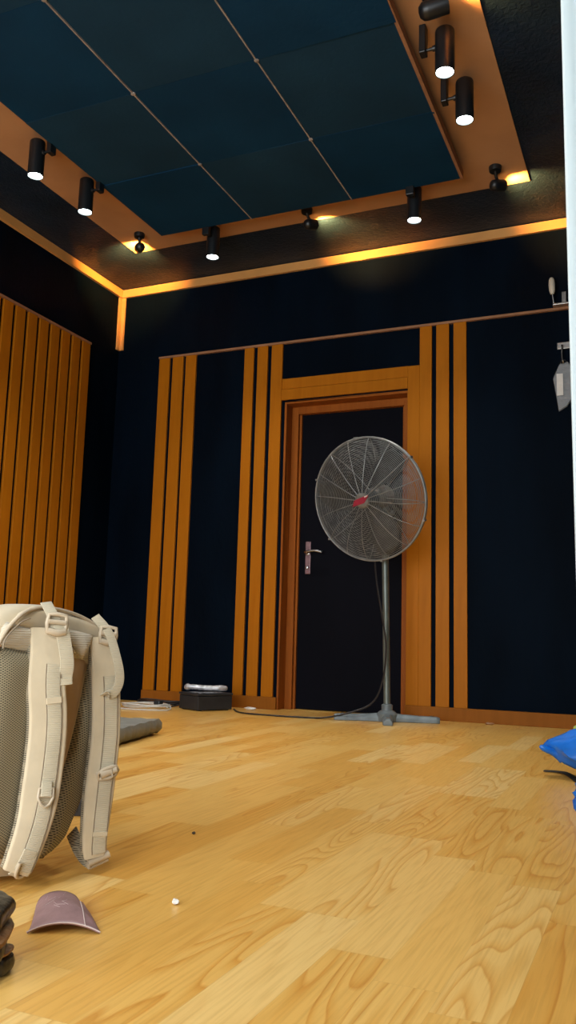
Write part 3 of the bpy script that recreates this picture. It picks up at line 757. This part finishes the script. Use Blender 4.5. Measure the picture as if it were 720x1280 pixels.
# lower end of the near strap: fold of webbing with a pale clip
MB().ribbon(smooth_path([zfix(p) for p in P3([(-.107, .060, .058), (-.109, .035, .050), (-.1105, .020, .040), (-.112, .012, .030)])], 4), .026, .003, cmix).build('lower_webbing', 'webbing', pack, smooth=True)
b = MB(); b.tube(smooth_path(P3([(-.122, .038, .052), (-.121, .022, .046), (-.113, .012, .040), (-.100, .012, .040), (-.094, .026, .046)]), 4), .0038, 8); b.build('ladder_lock', 'buckle', pack, smooth=True)

# dark ribbed block seen between strap and bag
b = MB(); mm = Matrix.Translation((-1.43, 1.93, 0)) @ Matrix.Rotation(.5, 4, 'Z')
b.box((-.06, -.035, 0), (.06, .035, .040), mat=mm)
for k in range(5): b.box((-.045+.02*k, -.0365, .008), (-.035+.02*k, .0365, .042), mat=mm)
tag(b.build('ribbed_adapter', 'dark', bevel=.003), 'small black ribbed plastic block on the floor behind the far backpack strap', 'plastic block')

# ------------------------------------------------------------------ curved mauve piece
o0 = V((-.882, 1.172, 0)); xd = V((.100, .054, 0)); xd = xd.normalized(); yd = V((-.66, .75, 0)).normalized()
rows = []; rows2 = []
Hh = .022
for i in range(15):
    t = i/14; row = []
    for j in range(25):
        s_ = -1+2*j/24
        rb = .150*(1-abs(s_)**(8 if s_ < 0 else 3.6))         # how far back the rear rim reaches
        if s_ > .55: rb = min(rb, .135*(1-s_)/.45*.9+.03)*(.92+.08*sin(s_*41))+.004
        if s_ < -.9: rb = max(rb, .01)
        xw = .0575*s_*(1-.16*t*(s_ < 0)); yy = t*max(rb, .004)+.006*(1-s_*s_)*(1-t)
        z = (.0125+.015*min(1, t*2)-.006*t)*(1-s_**2)+.0035
        row.append(o0+xd*xw+yd*yy+V((0, 0, z)))
    rows.append(row)
mp_ = MB().grid(rows).build('curved_plastic_piece', 'mauve', smooth=True)
sd = mp_.modifiers.new('t', 'SOLIDIFY'); sd.thickness = .0028; sd.offset = -1
tag(mp_, 'curved broken mauve plastic piece lying arched on the floor below the backpack', 'plastic piece')
cr = [rows[i][19]+V((0, 0, .0004)) for i in range(15)]
MB().tube(cr, .0008, 5).build('crease', 'raw', mp_, smooth=True)
MB().tube(rows[0], .0011, 5).build('front_edge', 'raw', mp_, smooth=True)
sc_ = MB()
rnd = random.Random(9)
for k in range(11):
    i = rnd.randint(6, 11); j = rnd.randint(6, 13)
    sc_.tube([rows[i][j]+V((0, 0, .0003)), rows[i+rnd.randint(-1, 2)][j+rnd.randint(1, 3)]+V((0, 0, .0003))], .00025, 4)
sc_.build('scratch', 'raw', mp_)

# ------------------------------------------------------------------ dark wrapped bundle at the left edge
bun = thing('crumpled_bundle', 'dark brown crumpled bundle with tan edges at the lower left corner of the floor', 'bundle', (-.91, .97, 0))
def lump(name, mat, c, s, rot, seed, amp=.13):
    bm = bmesh.new(); bmesh.ops.create_icosphere(bm, subdivisions=3, radius=1); rnd = random.Random(seed)
    ph = [rnd.uniform(0, 6) for _ in range(6)]; mt = Matrix.Translation(c) @ Matrix.Rotation(rot[0], 4, 'X') @ Matrix.Rotation(rot[1], 4, 'Y') @ Matrix.Rotation(rot[2], 4, 'Z')
    vs = []
    for v in bm.verts:
        p = v.co; e = .55
        q = V([abs(p[i])**e*(1 if p[i] > 0 else -1) for i in range(3)])
        k = 1+amp*sin(p.x*7+ph[0])*sin(p.y*6+ph[1])+amp*.6*sin(p.z*13+ph[2]+p.x*5)+rnd.uniform(-.012, .012)
        w_ = mt @ V((q.x*s[0]*k, q.y*s[1]*k, q.z*s[2]*k)); w_.z = max(w_.z, .002); vs.append(w_)
    fs = [[w.index for w in f.verts] for f in bm.faces]; bm.free()
    return MB().add(vs, fs).build(name, mat, bun, smooth=True, sub=1)
lump('upper_fold', 'brown', (-.918, .962, .084), (.083, .070, .020), (0, .10, .5), 1, .07)
lump('tan_edge', 'tan', (-.915, .958, .062), (.086, .073, .0065), (0, .10, .5), 2, .04)
lump('lower_fold', 'brown', (-.922, .962, .037), (.082, .070, .024), (0, .0, .5), 3, .07)
lump('corner_flap', 'brown', (-.872, .998, .0135), (.030, .026, .0135), (0, 0, .4), 4, .06)
lump('tan_edge', 'tan', (-.874, 1.000, .0295), (.029, .025, .0035), (0, 0, .4), 5, .05)

# ------------------------------------------------------------------ blue carrier bag, strap, scrap at right
def film_bag(name, mat, pts_prof, c, s, seed, parent=None):
    bm = bmesh.new(); bmesh.ops.create_icosphere(bm, subdivisions=4, radius=1); rnd = random.Random(seed); ph = [rnd.uniform(0, 6) for _ in range(8)]
    vs = []
    for v in bm.verts:
        p = v.co; k = 1+.10*sin(5*p.x+ph[0]+3*p.z)+.08*sin(9*p.y+ph[1])*sin(7*p.z+ph[2])+.05*sin(17*p.x+ph[3]+9*p.z)
        w_ = pts_prof(V((p.x*s[0]*k, p.y*s[1]*k, p.z*s[2]*k))); w_ = w_+V(c); w_.z = max(w_.z, .003); vs.append(w_)
    fs = [[w.index for w in f.verts] for f in bm.faces]; bm.free()
    return MB().add(vs, fs).build(name, mat, parent, smooth=True)
bag = thing('plastic_bag', 'bright blue plastic carrier bag slumped on the floor by the white curtain', 'bag', (-.20, 3.35, 0))
# body grows wider and taller to the right, pulled to a tip at left
def prof(p):
    t = (p.x+.26)/.52; t = max(0, min(1, t)); k = .34+.80*t**.6
    return V((p.x, p.y*k, p.z*k+.098+.045*t))
film_bag('bag_body', 'blue', prof, (-.150, 3.37, .005), (.245, .15, .135), 2, bag)
b = MB(); b.tube(smooth_path([(-.345, 3.36, .080), (-.372, 3.345, .090), (-.398, 3.33, .100), (-.420, 3.32, .110)], 4), [.030, .027, .023, .019, .016, .014, .013, .013, .012, .012, .010, .008, .004], 8); b.build('handle_tip', 'blue', bag, smooth=True)
o = film_bag('green_wrapper', 'green', lambda p: p, (-.225, 3.56, .115), (.090, .06, .115), 6); tag(o, 'lime green wrapper behind the blue plastic bag', 'wrapper')
b = MB(); b.ribbon(smooth_path([(-.425, 3.475, .003), (-.38, 3.470, .005), (-.34, 3.43, .007), (-.30, 3.33, .004), (-.26, 3.20, .004), (-.20, 3.10, .003)], 5), .030, .0035, V((.3, 1, 0))); o = b.build('black_strap', 'cable', smooth=True)
tag(o, 'thin black strap lying on the floor below the blue bag', 'strap')
o = film_bag('blue_packet', 'blue', lambda p: p, (-.168, 2.62, .050), (.078, .05, .055), 11); tag(o, 'small blue packet at the right edge in front of the blue bag', 'packet')

# ------------------------------------------------------------------ hook items on the back wall near the curtain
k = thing('wall_bracket', 'steel wall bracket with a cream oval knob at the ledge by the white curtain', 'bracket', (-.545, 5.33, 2.61))
b = MB(); b.lathe([(.0001, 0), (.012, .004), (.019, .03), (.0205, .065), (.018, .095), (.011, .112), (.0001, .116)], (-.552, 5.315, 2.675), (-.03, 0, 1), 16); b.build('knob', 'cream', k, smooth=True)
b = MB(); b.tube([(-.551, 5.317, 2.68), (-.545, 5.325, 2.62)], .007, 8); b.build('stem', 'steel', k, smooth=True)
b = MB(); b.box((-.552, 5.305, 2.602), (-.44, 5.372, 2.614)); b.box((-.50, 5.345, 2.614), (-.47, 5.372, 2.70)); b.build('back_plate', 'steel', k, bevel=.003)
k = thing('wall_hook', 'grey metal wall hook holding the clear pouch by the white curtain', 'hook', (-.485, 5.35, 2.33))
b = MB(); b.box((-.535, 5.352, 2.325), (-.43, 5.373, 2.37)); b.build('hook_plate', 'steel', k, bevel=.004)
b = MB(); b.tube(smooth_path([(-.500, 5.36, 2.345), (-.503, 5.34, 2.34), (-.503, 5.336, 2.28), (-.500, 5.332, 2.235), (-.497, 5.326, 2.225), (-.495, 5.318, 2.24)], 4), .006, 8); b.build('hook_arm', 'steel', k, smooth=True)
k = thing('clear_pouch', 'clear plastic pouch with a pale card hanging from the wall hook', 'pouch', (-.50, 5.31, 1.93))
def pouch(nz, s, zc, y0, mat, th):
    pl_ = [(-.560, 2.135), (-.520, 2.225), (-.470, 2.235), (-.440, 2.18), (-.440, 2.02), (-.480, 1.955), (-.530, 1.925), (-.538, 1.99)]
    c = (sum(p[0] for p in pl_)/8, sum(p[1] for p in pl_)/8)
    q = [(c[0]+(x-c[0])*s, c[1]+(z-c[1])*s) for x, z in pl_]
    return MB().loft([[V((x, y0-th, z)) for x, z in q], [V((c[0]+(x-c[0])*1.03, y0-th/2, c[1]+(z-c[1])*1.03)) for x, z in q], [V((x, y0, z)) for x, z in q]])
pouch(0, 1.0, 0, 5.371, 'film', .03).build('sleeve', 'film', k, bevel=.004)
b = MB(); b.box((-.538, 5.334, 2.02), (-.500, 5.338, 2.16), mat=Matrix.Translation((0, 0, 0))); b.build('card', 'white', k)
b = MB(); b.tube([(-.495+.018*cos(a), 5.345, 2.228+.022*sin(a)) for a in [2*pi*i/16 for i in range(16)]], .003, 6, True); b.build('ring', 'steel', k, smooth=True)

# ------------------------------------------------------------------ white curtain on the right
rows = []
x0 = -.098
for i in range(25):
    z = 3.16-3.11*i/24; row = []
    t = i/24
    bow = -.003*sin(pi*t)
    for j in range(61):
        s_ = j/60
        x = x0+.007*t+bow+.62*s_; yv = 1.10+.030*sin(s_*46)+.012*sin(s_*23+2*t)-.22*s_
        row.append((x, yv, z))
    rows.append(row)
cu = thing('curtain', 'white floor-length curtain hanging in folds at the right edge of the picture', 'curtain', (.2, 1.0, 0))
o = MB().grid(rows).build('curtain_fabric', 'curtain', cu, smooth=True); sd = o.modifiers.new('t', 'SOLIDIFY'); sd.thickness = .004
b = MB(); b.tube([(-.11, 1.10, 3.172), (.58, .87, 3.172)], .011, 10); b.box((.2, .975, 3.17), (.23, 1.005, 3.20)); b.build('curtain_rod', 'steel', cu, smooth=True)

# ------------------------------------------------------------------ light, world, camera
wd = bpy.data.worlds.new('World'); sc.world = wd; wd.use_nodes = True
bg = wd.node_tree.nodes['Background']; bg.inputs['Color'].default_value = (.90, .96, 1., 1); bg.inputs['Strength'].default_value = 7.4
la = bpy.data.lights.new('portal', 'AREA'); la.shape = 'RECTANGLE'; la.size = OX1-OX0; la.size_y = OZ; la.cycles.is_portal = True
lo = bpy.data.objects.new('doorway_portal', la); COL.objects.link(lo); lo.location = ((OX0+OX1)/2, YF-.02, OZ/2); lo.rotation_euler = (R_(90), 0, 0)

cd = bpy.data.cameras.new('camera'); cam = bpy.data.objects.new('camera', cd); COL.objects.link(cam)
Rv = V((.91692867, .39805567, .02816893)); Uv = V((.03379597, -.1477979, .98843999)); Fv = V((-.39761745, .90537697, .14897281))
mt = Matrix((Rv, Uv, -Fv)).transposed().to_4x4(); mt.translation = (0, 0, .4712)
cam.matrix_world = mt
cd.sensor_fit = 'HORIZONTAL'; cd.sensor_width = 36; cd.lens = 1059.38/720*36; cd.clip_start = .02
sc.camera = cam
sc.view_settings.view_transform = 'Standard'; sc.view_settings.look = 'None'
sc.view_settings.exposure = 0; sc.view_settings.gamma = 1; sc.view_settings.use_curve_mapping = False
